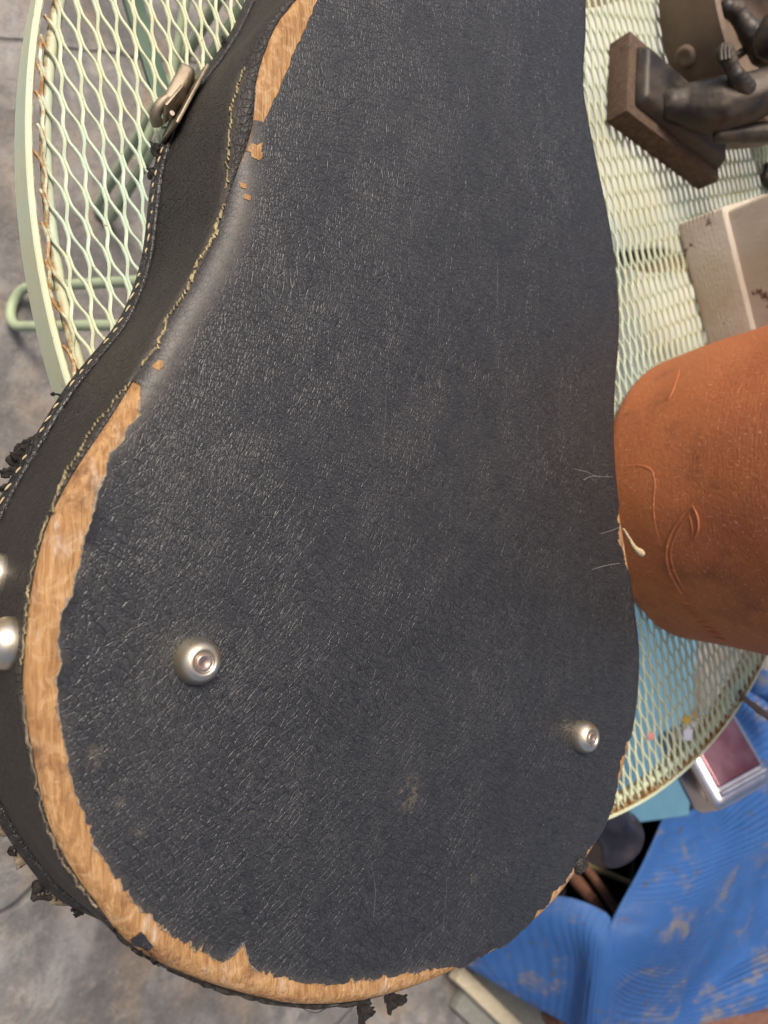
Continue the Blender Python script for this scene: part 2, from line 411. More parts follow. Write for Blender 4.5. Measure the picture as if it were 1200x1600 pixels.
# two more legs on the far side, mirrored about the centre
for ang in (150, 215):
    P = leg((160, 336), FLOOR+0.008, (235, 180), (258, 205), -0.50)
    c, s = math.cos(math.radians(ang)), math.sin(math.radians(ang)); Q = P.copy()
    Q[:, 0] = TC[0]+c*(P[:, 0]-TC[0])-s*(P[:, 1]-TC[1]); Q[:, 1] = TC[1]+s*(P[:, 0]-TC[0])+c*(P[:, 1]-TC[1])
    tube('leg', Q, 0.0072, M['legpaint'], table, 10)
def bar(name, a, b, w, t, mat, parent, up=(0, 0, 1), bev=0.0012):
    a = np.array(a); b = np.array(b); x = unit(b-a); z = unit(np.array(up)-x*np.dot(up, x)); y = np.cross(z, x)
    return rbox(name, (np.linalg.norm(b-a), w, t), frame_matrix((a+b)/2, x, y, z), mat, parent, bev)
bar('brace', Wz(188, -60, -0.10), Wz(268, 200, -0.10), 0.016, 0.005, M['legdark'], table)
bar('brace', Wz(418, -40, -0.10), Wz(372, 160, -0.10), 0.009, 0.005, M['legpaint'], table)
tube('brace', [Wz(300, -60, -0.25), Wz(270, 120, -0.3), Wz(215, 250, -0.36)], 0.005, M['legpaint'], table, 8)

# ------------------------------------------------------------------ instrument case
H = 0.106; RC = 0.010; ZB = 0.006; TK = 0.0013
LEFT = [(417, 35), (385, 100), (364, 167), (357, 235), (350, 310), (336, 360), (313, 410), (288, 455), (260, 500), (233, 550), (203, 600), (165, 657), (112, 733), (78, 795), (58, 850), (42, 933), (31, 1033), (31, 1084), (45, 1177), (72, 1290), (113, 1370), (155, 1425), (192, 1466), (240, 1500)]
RIGHT = [(330, 1542), (400, 1562), (470, 1575), (560, 1570), (650, 1546), (720, 1516), (780, 1486), (830, 1447), (870, 1407), (900, 1367), (930, 1322), (958, 1260), (975, 1200), (990, 1130), (997, 1070), (998, 1010), (992, 960), (985, 900), (974, 830), (965, 770), (959, 690), (961, 600), (966, 540), (966, 470), (955, 370), (935, 270), (917, 180), (911, 130), (915, 60), (915, 0)]
ctrl = [np.array(q) for q in ((0.365, 0.688), (0.318, 0.672), (0.290, 0.62), (0.276, 0.54), (0.258, 0.45), (0.232, 0.37), (0.210, 0.325))]
ctrl += [Wz(u, v, 0.098)[:2] for u, v in LEFT]+[Wz(u, v, 0.1025)[:2] for u, v in RIGHT]
ctrl += [np.array(q) for q in ((0.478, 0.50), (0.470, 0.58), (0.452, 0.64), (0.415, 0.678))]
NO = 1800
def closed_spline(C, n):
    C = np.array(C); k = len(C); out = []
    for s in np.linspace(0, k, 12000, endpoint=False):
        i = int(s); t = s-i; p0, p1, p2, p3 = C[(i-1) % k], C[i % k], C[(i+1) % k], C[(i+2) % k]
        out.append(0.5*((2*p1)+(-p0+p2)*t+(2*p0-5*p1+4*p2-p3)*t*t+(-p0+3*p1-3*p2+p3)*t**3))
    out = np.array(out); seg = np.linalg.norm(np.roll(out, -1, 0)-out, axis=1); cum = np.r_[0, np.cumsum(seg)]
    full = np.vstack([out, out[:1]]); q = np.linspace(0, cum[-1], n, endpoint=False)
    return np.stack([np.interp(q, cum, full[:, 0]), np.interp(q, cum, full[:, 1])], 1), cum[-1]
O, PER = closed_spline(ctrl, NO)
def csmooth(a, k):
    w = np.hanning(2*k+3)[1:-1]; w /= w.sum(); out = np.zeros_like(a)
    for j, ww in enumerate(w): out += ww*np.roll(a, j-k, 0)
    return out
O = csmooth(O, 10); DS = PER/NO
TG = np.roll(O, -1, 0)-np.roll(O, 1, 0); TG = csmooth(TG, 14); TG /= np.linalg.norm(TG, axis=1)[:, None]
NR = np.stack([TG[:, 1], -TG[:, 0]], 1)            # outward
# how far the foot of the side wall stands out from the shoulder
BASEPX = [(325, 127), (273, 213), (263, 253), (252, 320), (246, 367), (233, 427), (213, 493), (180, 543), (133, 590), (93, 650), (60, 714), (40, 747), (19, 787), (0, 831), (0, 1245), (37, 1305), (75, 1365)]
bi = []; bd = []
for u, v in BASEPX:
    w = Wz(u, v, 0.010)[:2]; i = int(np.argmin(((O-w)**2).sum(1))); bi.append(i); bd.append(float((w-O[i])@NR[i]))
order = np.argsort(bi); bi = np.array(bi)[order]; bd = np.array(bd)[order]
FLARE = np.interp(np.arange(NO), np.r_[0, bi, bi[-1]+150, NO], np.r_[0.003, bd, 0.003, 0.003]); FLARE = csmooth(np.clip(FLARE, -0.008, 0.009), 30)
ARC = RC*math.pi/2; WALL = H-RC-ZB
def surf(i, u, e=0.0):
    """point of the case surface: i = sample along the outline, u = distance up over the shoulder (0 where the rounding starts), e = height off it"""
    i = np.asarray(i) % NO; u = np.asarray(u, float); o = O[i]; n = NR[i]
    f = np.clip(-u/WALL, 0, 1); a = np.clip(u/RC, 0, math.pi/2); inn = np.maximum(u-ARC, 0)
    z = np.where(u < 0, H-RC+u, H-RC+(RC+e)*np.sin(a))
    off = np.where(u < 0, FLARE[i]*f**1.3+e, -RC+(RC+e)*np.cos(a)-inn)
    return np.concatenate([o+n*off[..., None], z[..., None]], -1)
gi = np.arange(0, NO, 2); gu = np.arange(-WALL, 0.09, 0.0006)
GI, GU = np.meshgrid(gi, gu, indexing='ij'); GP = project(surf(GI, GU, TK))
def at_px(u, v, umin=-1.0):
    d = ((GP-np.array([u, v]))**2).sum(-1)+np.where(GU < umin, 1e9, 0)
    k = np.unravel_index(np.argmin(d), d.shape); return int(gi[k[0]]), float(gu[k[1]])
def curve_u(px, umin=-1.0):
    r = sorted(at_px(u, v, umin) for u, v in px); return np.array([a for a, _ in r]), np.array([b for _, b in r])
# upper edge of the side leather
wi, wu = curve_u([(383, 110), (374, 125), (362, 167), (357, 235), (352, 310), (337, 362), (315, 410), (290, 455), (262, 500), (235, 550), (203, 600), (165, 660), (113, 735), (79, 797), (60, 850), (43, 933), (33, 1033), (33, 1084), (47, 1177), (74, 1290), (115, 1370), (150, 1418)])
UW = np.interp(np.arange(NO), np.r_[0, wi, wi[-1]+25, NO], np.r_[0.004, wu, 0.001, 0.001])
# edge of the top leather where the wood is bare
FACE1 = [(218, 603), (219, 650), (195, 670), (190, 692), (176, 705), (165, 740), (154, 770), (145, 800), (131, 850), (122, 890), (112, 932), (96, 960), (93, 1000), (96, 1040), (90, 1065), (92, 1110), (100, 1150), (106, 1190), (118, 1240), (131, 1272), (146, 1322), (166, 1347), (180, 1375), (200, 1402), (230, 1430), (260, 1457), (290, 1477), (320, 1492), (345, 1502), (366, 1492), (384, 1474), (390, 1512), (420, 1526), (470, 1534), (530, 1539), (580, 1531), (640, 1521), (705, 1511), (722, 1517)]
fi, fu = curve_u(FACE1, 0.0)
UL = np.interp(np.arange(NO), fi, fu, left=-9, right=-9)
idx = np.arange(NO)
jag = 0.0004*vnoise(NO, 3, 3)+0.0011*np.abs(vnoise(NO, 5, 8))*np.abs(vnoise(NO, 6, 21))+0.00018*RNG.normal(size=NO)
torn = UL > -1
bot = (NR[:, 1] < -0.35)             # along the butt end the fibres break off in long teeth
jag = np.where(bot, jag*0.6+0.0022*np.abs(RNG.normal(size=NO))*np.abs(vnoise(NO, 41, 9)), jag)
UL = np.where(torn, UL+jag, UW+0.0008+0.0004*vnoise(NO, 9, 6))
# thin worn line along the lower right shoulder
i0, _ = at_px(790, 1482, 0.004); i1, _ = at_px(950, 1275, 0.004); i2, _ = at_px(985, 1140, 0.004); i3, _ = at_px(988, 900, 0.004); i4, _ = at_px(968, 780, 0.004)
for a, b, w, sd in ((fi[-1], i0, 0.0120, 21), (i0, i1, 0.0165, 11), (i1+8, i2, 0.0185, 12), (i3, i4, 0.0190, 13)):
    r = np.arange(a, b); k = np.sin(np.linspace(0, math.pi, len(r)))**0.35
    UL[r] = np.maximum(UL[r], k*(w+0.0022*vnoise(len(r), sd, 5)+0.0010*RNG.normal(size=len(r))*0.5))
# bare patch at the upper left shoulder: side leather stops at its outer edge, top leather at its inner edge
oi, ou = curve_u([(437, 28), (416, 70), (403, 115), (398, 150), (398, 180)], 0.0)
ii, iu = curve_u([(492, 8), (472, 60), (452, 100), (432, 150), (414, 190)], 0.0)
a, b = min(oi.min(), ii.min())-6 if False else ii.min(), oi.max()
rg = np.array([k % NO for k in range(oi.min()-int(0.06/DS), oi.max()+1)])
UWP = UW.copy()
for k in rg:
    kk = k if k > NO/2 else k+NO
rel = np.arange(oi.min()-int(0.05/DS), oi.max()+1)
x_o = np.interp(rel, oi, ou); x_i = np.interp(rel, ii, iu)
jj = 0.0006*vnoise(len(rel), 31, 3)
tail = np.arange(oi.max()+1, oi.max()+46); wgt = np.linspace(1, 0, len(tail)); wgt = wgt*wgt*(3-2*wgt)
UW[tail] = UW[tail]*(1-wgt)+x_o[-1]*wgt; UL[tail] = UW[tail]+0.0006
UW[rel % NO] = x_o+jj*0.5; UL[rel % NO] = np.maximum(x_i+jj+jag[rel % NO]*0.4, x_o+0.0006)

case = empty('instrument_case', (0.30, 0.10, 0.0))
tag(case, 'worn black leather instrument case half lying face down on the mesh table', 'instrument case')
# wooden shell
us = np.r_[-WALL, -0.06, -0.03, -0.008, 0, np.linspace(0, ARC, 7)[1:], np.linspace(ARC, 0.055, 12)[1:]]
ti = np.arange(0, NO, 2); n1 = len(ti)
def rings(ti, U, e):                   # U: (rings, samples)
    V = np.concatenate([surf(ti, U[k], e if np.isscalar(e) else e[k]) for k in range(len(U))]); m = len(ti); F = []
    for k in range(len(U)-1):
        for j in range(m):
            l = (j+1) % m; F.append((k*m+j, k*m+l, (k+1)*m+l, (k+1)*m+j))
    return V, F
def fill_loop(bm, verts):
    ed = []
    for k in range(len(verts)):
        p, q = verts[k], verts[(k+1) % len(verts)]; e = bm.edges.get((p, q)) or bm.edges.new((p, q)); ed.append(e)
    bmesh.ops.triangle_fill(bm, edges=ed, use_beauty=True, use_dissolve=False)
def ring_obj(name, V, F, m, mat, parent, fill_last=True, fill_first=False, attrs=None):
    bm = bmesh.new(); vv = [bm.verts.new(tuple(v)) for v in V]
    for f in F:
        try: bm.faces.new([vv[x] for x in f])
        except ValueError: pass
    if fill_last: fill_loop(bm, vv[-m:])
    if fill_first: fill_loop(bm, vv[:m])
    for f in bm.faces:
        f.normal_update()
        if abs(f.normal.z) > 0.9 and f.calc_center_median().z > H-0.002 and f.normal.z < 0: f.normal_flip()
    me = bpy.data.meshes.new(name); bm.to_mesh(me); bm.free()
    me.polygons.foreach_set('use_smooth', [True]*len(me.polygons)); me.materials.append(mat)
    for an, val in (attrs or {}).items():
        at = me.attributes.new(an, 'FLOAT', 'POINT'); at.data.foreach_set('value', np.asarray(val, np.float32))
    return link(name, me, parent)
V, F = rings(ti, np.repeat(us[:, None], n1, 1), 0.0)
ring_obj('wooden_shell', V, F, n1, M['bare'], case, True, True)
# side leather
ta = np.arange(NO); fr = np.r_[0, 0.08, 0.2, 0.35, 0.5, 0.65, 0.8, 0.9, 0.96, 1.0, 1.0]
U = -WALL+fr[:, None]*(UW+WALL)[None, :]
V, F = rings(ta, U, np.r_[np.full(10, TK), 0.0])
uu = U.reshape(-1); ww = np.exp(-((uu-0.002)/0.004)**2)*np.tile(np.where(np.isin(ta, np.arange(wi[0], at_px(203, 600)[0])), 0.7, 0.1), len(fr))
ring_obj('side_leather', V, F, NO, M['wall'], case, False, False, {'wear': ww})
# top leather
q = np.linspace(0, 1, 40)**1.5
U = UL[None, :]+q[:, None]*(0.062-UL[None, :]); U = np.vstack([UL[None, :], U])
V, F = rings(ta, U, np.r_[0.0, np.full(40, TK)])
edge_d = (U-UL[None, :]).reshape(-1); lift = np.tile(np.clip(vnoise(NO, 51, 14), 0, 1)*torn, 41)
V[:, 2] += 0.0016*lift*np.exp(-edge_d/0.0022)*(edge_d >= 0)
Vb_u = np.where(torn, UL-0.0004-0.0011*np.clip(vnoise(NO, 61, 4)+0.3*RNG.normal(size=NO), 0, 1.6), UL+0.001)
Ub = np.stack([Vb_u, Vb_u, UL+0.003]); Vb, Fb = rings(ta, Ub, np.array([0.0, 0.0006, 0.0006]))
ring_obj('cloth_backing', Vb, Fb, NO, M['backing'], case, False, False)
ja, _ = at_px(385, 190, 0.0); jb, _ = at_px(222, 605, 0.0)
zone = np.exp(-np.maximum(0, np.maximum(ja-45-ta, ta-jb))/18.0); zone[(ta < ja-300) | (ta > jb+200)] = 0
uu = U; wear = np.exp(-((uu-0.014)/0.006)**2)*zone[None, :]*0.8
wear += np.exp(-((uu-UL[None, :])/0.003)**2)*0.25*torn[None, :]
panel = ring_obj('leather_panel', V, F, NO, M['face'], case, True, False, {'wear': wear.reshape(-1)})
# bare chips in the leather
def chip(px, name='bare_wood_chip', mat=None, e=TK+0.0004, parent=case):
    pts = []
    for k in range(len(px)):
        p, q2 = np.array(px[k]), np.array(px[(k+1) % len(px)])
        for t in (0, 0.33, 0.66): pts.append(p+(q2-p)*t+RNG.normal(0, 1.0, 2)*(t > 0))
    P = []
    for u, v in pts:
        i, u2 = at_px(u, v, -0.02); P.append(surf(np.array([i]), np.array([u2]), e)[0])
    ci, cu = at_px(*np.mean(np.array(px), 0), -0.02); c = surf(np.array([ci]), np.array([cu]), e+0.0002)[0]; n = len(P)
    low = [p-np.array([0, 0, 0.0012]) for p in P]
    Fs = [(n*2, k, (k+1) % n) for k in range(n)]+[(k, n+k, n+(k+1) % n, (k+1) % n) for k in range(n)]
    return mesh(name, P+low+[c], Fs, mat or M['bare'], parent, smooth=False)
for c in ([(384, 236), (393, 225), (399, 228), (410, 226), (408, 236), (413, 248), (398, 251)], [(374, 288), (385, 286), (386, 293), (376, 296)], [(381, 303), (388, 304), (391, 310), (386, 313)],
          [(239, 571), (254, 563), (258, 573), (247, 578)]): chip(c)
chip([(205, 1465), (222, 1458), (238, 1475), (232, 1488), (245, 1498), (225, 1492), (212, 1480)], 'leather_remnant', M['face'], 0.0022)
# torn seam running along the shoulder
def seam(px, name='torn_seam', r=0.0006, mat=None, dense=7, amp=0.0005):
    P = []; path = smooth_path([(*p, 0) for p in px], len(px)*dense)[:, :2]
    for k, (u, v) in enumerate(path):
        i, u2 = at_px(u, v); P.append(surf(np.array([i]), np.array([u2+RNG.normal(0, amp)]), TK+0.0001)[0])
    rr = np.clip(r*(0.75+0.9*np.abs(vnoise(len(P), len(P), 3))*1.3-0.35), 0.00012, None)
    return tube(name, P, rr, mat or M['crack'], case, 6)
seam([(383, 106), (375, 125), (369, 145), (363, 165), (361, 185), (358, 210), (357, 235), (355, 265), (354, 295)])
seam([(350, 318), (342, 345), (334, 372), (322, 392), (310, 408), (306, 420)], r=0.0008)
seam([(305, 425), (290, 455), (278, 475), (262, 495), (258, 510), (247, 540), (230, 560), (221, 572)], r=0.0007)
seam([(205, 598), (185, 618), (170, 640), (150, 662), (135, 688), (125, 708), (114, 722), (100, 748), (88, 775), (80, 800)], r=0.0006)
seam([(75, 808), (62, 845), (56, 868), (47, 905), (44, 935), (40, 968), (36, 1000), (34, 1040)], r=0.0004)
seam([(35, 1090), (48, 1180), (60, 1240), (72, 1285), (90, 1330), (113, 1368), (140, 1405), (160, 1432)], r=0.0005, mat=M['scrapb'])
seam([(168, 1440), (190, 1466), (215, 1486), (250, 1508)], r=0.0009, mat=M['scrap'])
seam([(262, 1516), (290, 1530), (330, 1548), (380, 1562), (440, 1574), (500, 1577), (560, 1572)], r=0.0009, mat=M['scrap'])
# piping and stitched lip round the open edge
def off_path(d, z, step=2):
    k = np.arange(0, NO, step); return np.concatenate([O[k]+NR[k]*(FLARE[k]+d)[:, None], np.full((len(k), 1), z)], 1)
PD = 0.0019
wob = 0.00025*vnoise(NO//2, 77, 4)
tube('piping', off_path(PD, 0.0085), 0.0019+0.5*wob, M['lip'], case, 10, True)
a_, b_ = off_path(PD+0.0011, 0.0085), off_path(PD+0.0040, 0.0042); c_ = off_path(PD+0.0037, 0.0024); d_ = off_path(PD+0.0005, 0.0036)
b_[:, :2] += NR[::2]*(0.0004*vnoise(NO//2, 15, 9))[:, None]
m = len(a_); V = np.vstack([a_, b_, c_, d_]); F = []
for k in range(4):
    for j in range(m):
        l = (j+1) % m; F.append((k*m+j, k*m+l, ((k+1) % 4)*m+l, ((k+1) % 4)*m+j))
mesh('stitched_lip', V, F, M['lip'], case, angle=40)
# stitches, one by one
bm = bmesh.new(); bmesh.ops.create_icosphere(bm, subdivisions=2, radius=1.0)
for v in bm.verts: v.co = Vector((v.co.x*0.0029, v.co.y*0.00062, v.co.z*0.0006)); v.co.z += -0.0004*(v.co.x/0.0031)**2
st_me = bpy.data.meshes.new('stitch'); bm.to_mesh(st_me); bm.free(); st_me.materials.append(M['thread'])
st_me.polygons.foreach_set('use_smooth', [True]*len(st_me.polygons))
k0 = int(np.argmin(((O-Wz(262, 235, 0.01)[:2])**2).sum(1))); k1 = int(np.argmin(((O-Wz(-25, 900, 0.01)[:2])**2).sum(1)))
s = k0
while s < k1:
    i = int(s); fr_ = 0.5+RNG.normal(0, 0.10)
    if RNG.uniform() < 0.12: s += 0.0085/DS; continue
    pa = np.r_[O[i]+NR[i]*(FLARE[i]+PD+0.0011), 0.0085]; pb = np.r_[O[i]+NR[i]*(FLARE[i]+PD+0.0040), 0.0042]
    c = pa+(pb-pa)*fr_; x = unit(np.r_[TG[i], 0]+np.r_[NR[i], 0]*(0.16+RNG.normal(0, 0.05))); y = unit(pb-pa); z = unit(np.cross(x, y)); 
    if z[2] < 0: z = -z
    y = np.cross(z, x)
    o = bpy.data.objects.new('stitch', st_me); COL.objects.link(o); o.parent = case; bpy_parent_fix(o, case)
    o.matrix_basis = frame_matrix(c+z*0.0003, x*(0.9+RNG.normal(0, 0.16)), y*(0.85+RNG.normal(0, 0.1)), z)
    s += (0.0084+RNG.normal(0, 0.0004))/DS
# frayed scraps of leather and lining under the lip
def scrap(pxs, z=0.002, mat=None, w=0.006, name='frayed_scrap', lift=0.0):
    P = [Wz(u, v, z+lift*k) for k, (u, v) in enumerate(pxs)]
    n = 14; path = smooth_path(P, n); V = []; F = []
    sd = int(sum(p[0]*7+p[1] for p in pxs)) % 9999; r = np.random.default_rng(sd)
    T = np.gradient(path, axis=0)
    wl = w*(0.75+0.5*np.abs(vnoise(n, sd, 2))); cr = r.uniform(-0.4, 0.4)
    for k in range(n):
        t = unit(T[k]); s_ = unit(np.cross(t, [0, 0, 1])); kk = wl[k]*(0.55 if k == n-1 else 1)
        for q_ in (-1, -0.4, 0.3, 1):
            j = r.normal(0, 0.00035, 3)
            V.append(path[k]+s_*q_*kk/2+np.array([0, 0, abs(q_)*kk*0.35+math.sin(k*0.9+q_)*0.0007])+j)
    for k in range(n-1):
        for c in range(3): F.append((k*4+c, k*4+c+1, (k+1)*4+c+1, (k+1)*4+c))
    o = mesh(name, V, F, mat or M['scrap'], case, smooth=True)
    md = o.modifiers.new('thickness', 'SOLIDIFY'); md.thickness = 0.0012; md.offset = 0
    return o
scrap([(372, 100), (360, 88), (352, 70), (352, 62)], 0.004, w=0.0075)
scrap([(436, 20), (424, 12), (420, 2)], 0.004, w=0.007)
scrap([(256, 245), (242, 238), (240, 224)], 0.003, w=0.006)
scrap([(248, 280), (238, 276), (234, 262)], 0.003, w=0.006)
scrap([(104, 635), (98, 622), (88, 616), (80, 616)], 0.002, w=0.0012)
scrap([(92, 646), (86, 642), (82, 650)], 0.002, w=0.004)
scrap([(60, 690), (48, 695), (36, 700), (25, 715), (20, 728)], 0.0, w=0.008)
scrap([(50, 702), (38, 708), (28, 722)], 0.002, mat=M['scrap'], w=0.010)
scrap([(30, 738), (20, 735), (12, 738), (2, 742)], 0.0, w=0.005)
scrap([(18, 765), (10, 762), (6, 770)], 0.0, w=0.005)
scrap([(10, 1290), (4, 1296), (2, 1306)], 0.0, mat=M['scrapb'], w=0.006)
scrap([(35, 1320), (24, 1325), (14, 1332)], 0.0, w=0.005)
scrap([(30, 1320), (34, 1338), (38, 1350)], -0.002, mat=M['scrapb'], w=0.008)
scrap([(86, 1380), (70, 1382), (50, 1384)], 0.0, w=0.006)
scrap([(90, 1392), (70, 1395), (50, 1396)], -0.004, w=0.008)
scrap([(85, 1385), (70, 1386), (58, 1388)], -0.004, mat=M['scrapb'], w=0.006)
scrap([(92, 1392), (90, 1404), (88, 1412)], -0.002, mat=M['scrapb'], w=0.007)
scrap([(118, 1412), (120, 1420), (124, 1430)], 0.0, mat=M['scrap'], w=0.005)
scrap([(108, 1408), (102, 1410), (100, 1414)], 0.0, mat=M['scrapb'], w=0.003)
scrap([(565, 1560), (565, 1575), (572, 1592)], 0.03, w=0.012)
scrap([(615, 1552), (608, 1566), (612, 1578)], 0.04, w=0.009)
scrap([(600, 1555), (622, 1562), (634, 1558)], 0.04, w=0.006)
tube('loose_wire', smooth_path([Wz(470, 1572, 0.06), Wz(480, 1580, 0.06), Wz(495, 1583, 0.06), Wz(512, 1574, 0.06)], 14), 0.0004, M['nickel'], case, 6)
# splinter and hairs on the far shoulder
tube('wood_splinter', smooth_path([Wz(974, 826, 0.098), Wz(984, 843, 0.098), Wz(992, 856, 0.099), Wz(1004, 866, 0.1)], 12), np.interp(np.linspace(0, 1, 12), [0, 0.7, 0.85, 1], [0.0008, 0.0018, 0.0034, 0.0024]), M['thread'], case, 8)
M['hair'] = m_plain('grey_hair', (0.22, 0.2, 0.18), (0.3, 0.28, 0.25), 0.6)
for pts in ([(898, 733), (915, 737), (933, 744), (958, 745)], [(912, 750), (925, 744), (938, 746)], [(938, 834), (955, 829), (970, 823)], [(925, 890), (945, 884), (968, 880)]):
    tube('loose_hair', smooth_path([Wz(u, v, H+TK+0.0006) for u, v in pts], 14), 0.00014, M['hair'], case, 5)
# rubbed-flat hole stub on the lower right shoulder
k, u_ = at_px(910, 1357, 0.002)
c = surf(np.array([k]), np.array([0.012]), 0.0)[0]
stub = [(0.0062, -0.004), (0.0062, 0.002), (0.0052, 0.004), (0.003, 0.0044), (0.0022, 0.003), (0.0001, 0.0026)]
V, F = lathe_geo(stub, 20); nrm = unit(np.r_[NR[k], 0]*0.8+np.array([0, 0, 0.6])); xx = unit(np.cross(nrm, [0, 1, 0.2])); yy = np.cross(nrm, xx)
mesh('leather_bump', [c+xx*v[0]+yy*v[1]+nrm*v[2] for v in V], F, M['wall'], case)
# round feet : dome, washer ring, rivet core
def stud(c, nrm, name='foot', R=0.0114, hgt=0.0105, ring=True):
    nrm = unit(nrm); xx = unit(np.cross(nrm, [0.3, 1, 0.1])); yy = np.cross(nrm, xx)
    def put(nm, prof, mat, par):
        V, F = lathe_geo(prof, 40); return mesh(nm, [c+xx*v[0]+yy*v[1]+nrm*v[2] for v in V], F, mat, par)
    dome = [(R*0.98, -0.001), (R, 0.0008)]+[(R*(0.50+0.50*math.cos(a)), 0.0012+(hgt-0.0012)*math.sin(a)) for a in np.linspace(0.12, 1.45, 12)]+[(R*0.47, hgt-0.0003)]
    if ring: dome += [(R*0.44, hgt-0.0009), (R*0.42, hgt-0.0013), (R*0.36, hgt-0.0012)]
    else: dome += [(R*0.2, hgt+0.0001), (0.00001, hgt+0.0002)]
    f = put(name, dome, M['nickel'], case)
    if ring:
        put('rivet', [(R*0.37, hgt-0.0016), (R*0.36, hgt-0.0005), (R*0.30, hgt-0.0002), (R*0.20, hgt-0.0006), (R*0.10, hgt-0.0012), (0.00001, hgt-0.0013)], M['rivet'], f)
    return f
stud(Wz(306, 1032, H+TK), (0.02, 0.0, 1)); stud(Wz(908, 1150, H+TK), (0, 0.02, 1))
for px, rr_ in (((0, 906), 0.0118), ((20, 1006), 0.0118)):
    d = ((GP-np.array(px))**2).sum(-1)+np.where(GU > -0.01, 1e9, 0); kk = np.unravel_index(np.argmin(d), d.shape); i, u_ = int(gi[kk[0]]), float(gu[kk[1]])
    stud(surf(np.array([i]), np.array([u_]), TK)[0], np.r_[NR[i], 0.05], 'side_stud', rr_, 0.010, False)
# draw latch
ic = int(np.argmin(((O-Wz(300, 178, 0.01)[:2])**2).sum(1)))
cT = np.r_[TG[ic], 0]; cN = np.r_[NR[ic], 0]; cZ = np.array([0, 0, 1.0]); cO = np.r_[O[ic]+NR[ic]*(FLARE[ic]+0.002), 0.0]
def LM(t, n, z, tilt=0.0, yaw=0.0):
    x = unit(cT*math.cos(yaw)+cN*math.sin(yaw)); n_ = unit(-cT*math.sin(yaw)+cN*math.cos(yaw))
    y = n_*math.cos(tilt)+cZ*math.sin(tilt); zz = -n_*math.sin(tilt)+cZ*math.cos(tilt)
    return frame_matrix(cO+cT*t+cN*n+cZ*z, x, y, zz)
latch = rbox('latch', (0.058, 0.0022, 0.022), LM(0, 0.0016, 0.0165), M['brass'], case, 0.0009, 2, (0.86, 1))
rbox('cover', (0.036, 0.010, 0.014), LM(-0.005, 0.0085, 0.0145, -0.35), M['brass'], latch, 0.0026, 3, (0.82, 0.9))
rbox('lever', (0.028, 0.0022, 0.012), LM(0.009, 0.0075, 0.020, -0.5, 0.15), M['brass'], latch, 0.0009, 2, (0.7, 1))
hk = smooth_path([cO+cT*0.006+cN*0.0115+cZ*0.0175, cO+cT*0.014+cN*0.0135+cZ*0.016, cO+cT*0.0195+cN*0.013+cZ*0.012, cO+cT*0.021+cN*0.009+cZ*0.008], 14)
tube('hook', hk, np.linspace(0.0030, 0.0040, 14), M['brass'], latch, 10)
tube('pin', [cO+cT*0.017+cN*0.006+cZ*0.014, cO+cT*0.017+cN*0.006+cZ*0.021], 0.0016, M['nickel'], latch, 10)

# ------------------------------------------------------------------ terracotta pot
PC = (0.7591, 0.0531); PR0, PSL = 0.1516, 0.102; PZ = 0.0006
def pot_r(z):
    r = PR0+PSL*z; rb = 0.014
    if z < rb: r -= rb-math.sqrt(max(0, rb*rb-(rb-z)**2))
    return r
def m_terra():
    t = NT('terracotta'); o = t.obj()
    a = t.noise(o, 7, 5, 0.6); b = t.noise(o, 60, 5, 0.65)
    col = t.mix(t.rng(a, 0.35, 0.65), (0.41, 0.130, 0.046), (0.30, 0.088, 0.036))
    col = t.mix(t.math('MULTIPLY', t.rng(b, 0.5, 0.75), 0.6), col, (0.42, 0.15, 0.05))
    col = t.mix(t.math('MULTIPLY', t.rng(t.noise(o, 13, 6, 0.7), 0.52, 0.72), 0.6), col, (0.12, 0.042, 0.024))
    sp = t.rng(t.noise(o, 480, 2), 0.62, 0.70)
    col = t.mix(t.math('MULTIPLY', sp, 0.7), col, (0.60, 0.32, 0.16))
    throw = t.n('ShaderNodeTexWave'); throw.bands_direction = 'Z'; t.l(o, throw.inputs['Vector']); throw.inputs['Scale'].default_value = 90; throw.inputs['Distortion'].default_value = 1.5; throw.inputs['Detail'].default_value = 3
    hh = t.math('ADD', t.math('MULTIPLY', throw.outputs['Fac'], 0.05), t.math('ADD', t.noise(o, 260, 5, 0.7), t.math('MULTIPLY', b, 0.5)))
    return t.out(col, 0.62, t.bump(hh, 0.0013, 1.0), spec=0.35)
M['terra'] = m_terra()
pot = empty('terracotta_pot', (PC[0], PC[1], 0))
tag(pot, 'reddish brown terracotta pot with incised leaf pattern beside the case', 'pot')
zs = list(0.014*(1-np.cos(np.linspace(0, math.pi/2, 7))))+list(np.linspace(0.02, 0.235, 24))
prof = [(0.001, PZ), (pot_r(0)*0.96, PZ)]+[(pot_r(z), z+PZ) for z in zs]
rt = pot_r(0.235)
prof += [(rt+0.010, 0.238), (rt+0.012, 0.246), (rt+0.012, 0.268), (rt+0.006, 0.274), (rt-0.006, 0.272), (rt-0.012, 0.24), (pot_r(0.12)-0.014, 0.12), (pot_r(0.02)-0.016, 0.024), (0.001, 0.018)]
V, F = lathe_geo(prof, 120, (PC[0], PC[1], 0))
V = [(v[0]+0.0006*math.sin(v[2]*60+v[1]*30), v[1]+0.0008*math.sin(v[2]*45+v[0]*25), v[2]) for v in V]
mesh('body', V, F, M['terra'], pot, angle=60)
def on_pot(u, v, e=0.0):
    d = ray(u, v); best = None
    for t in np.linspace(0.55, 1.1, 1400):
        p = d*t+np.array([0, 0, CAMH])
        if p[2] < 0 or p[2] > 0.24: continue
        q_ = math.hypot(p[0]-PC[0], p[1]-PC[1])
        if q_ <= pot_r(p[2])+e: return p
    return Wz(u, v, 0.01)
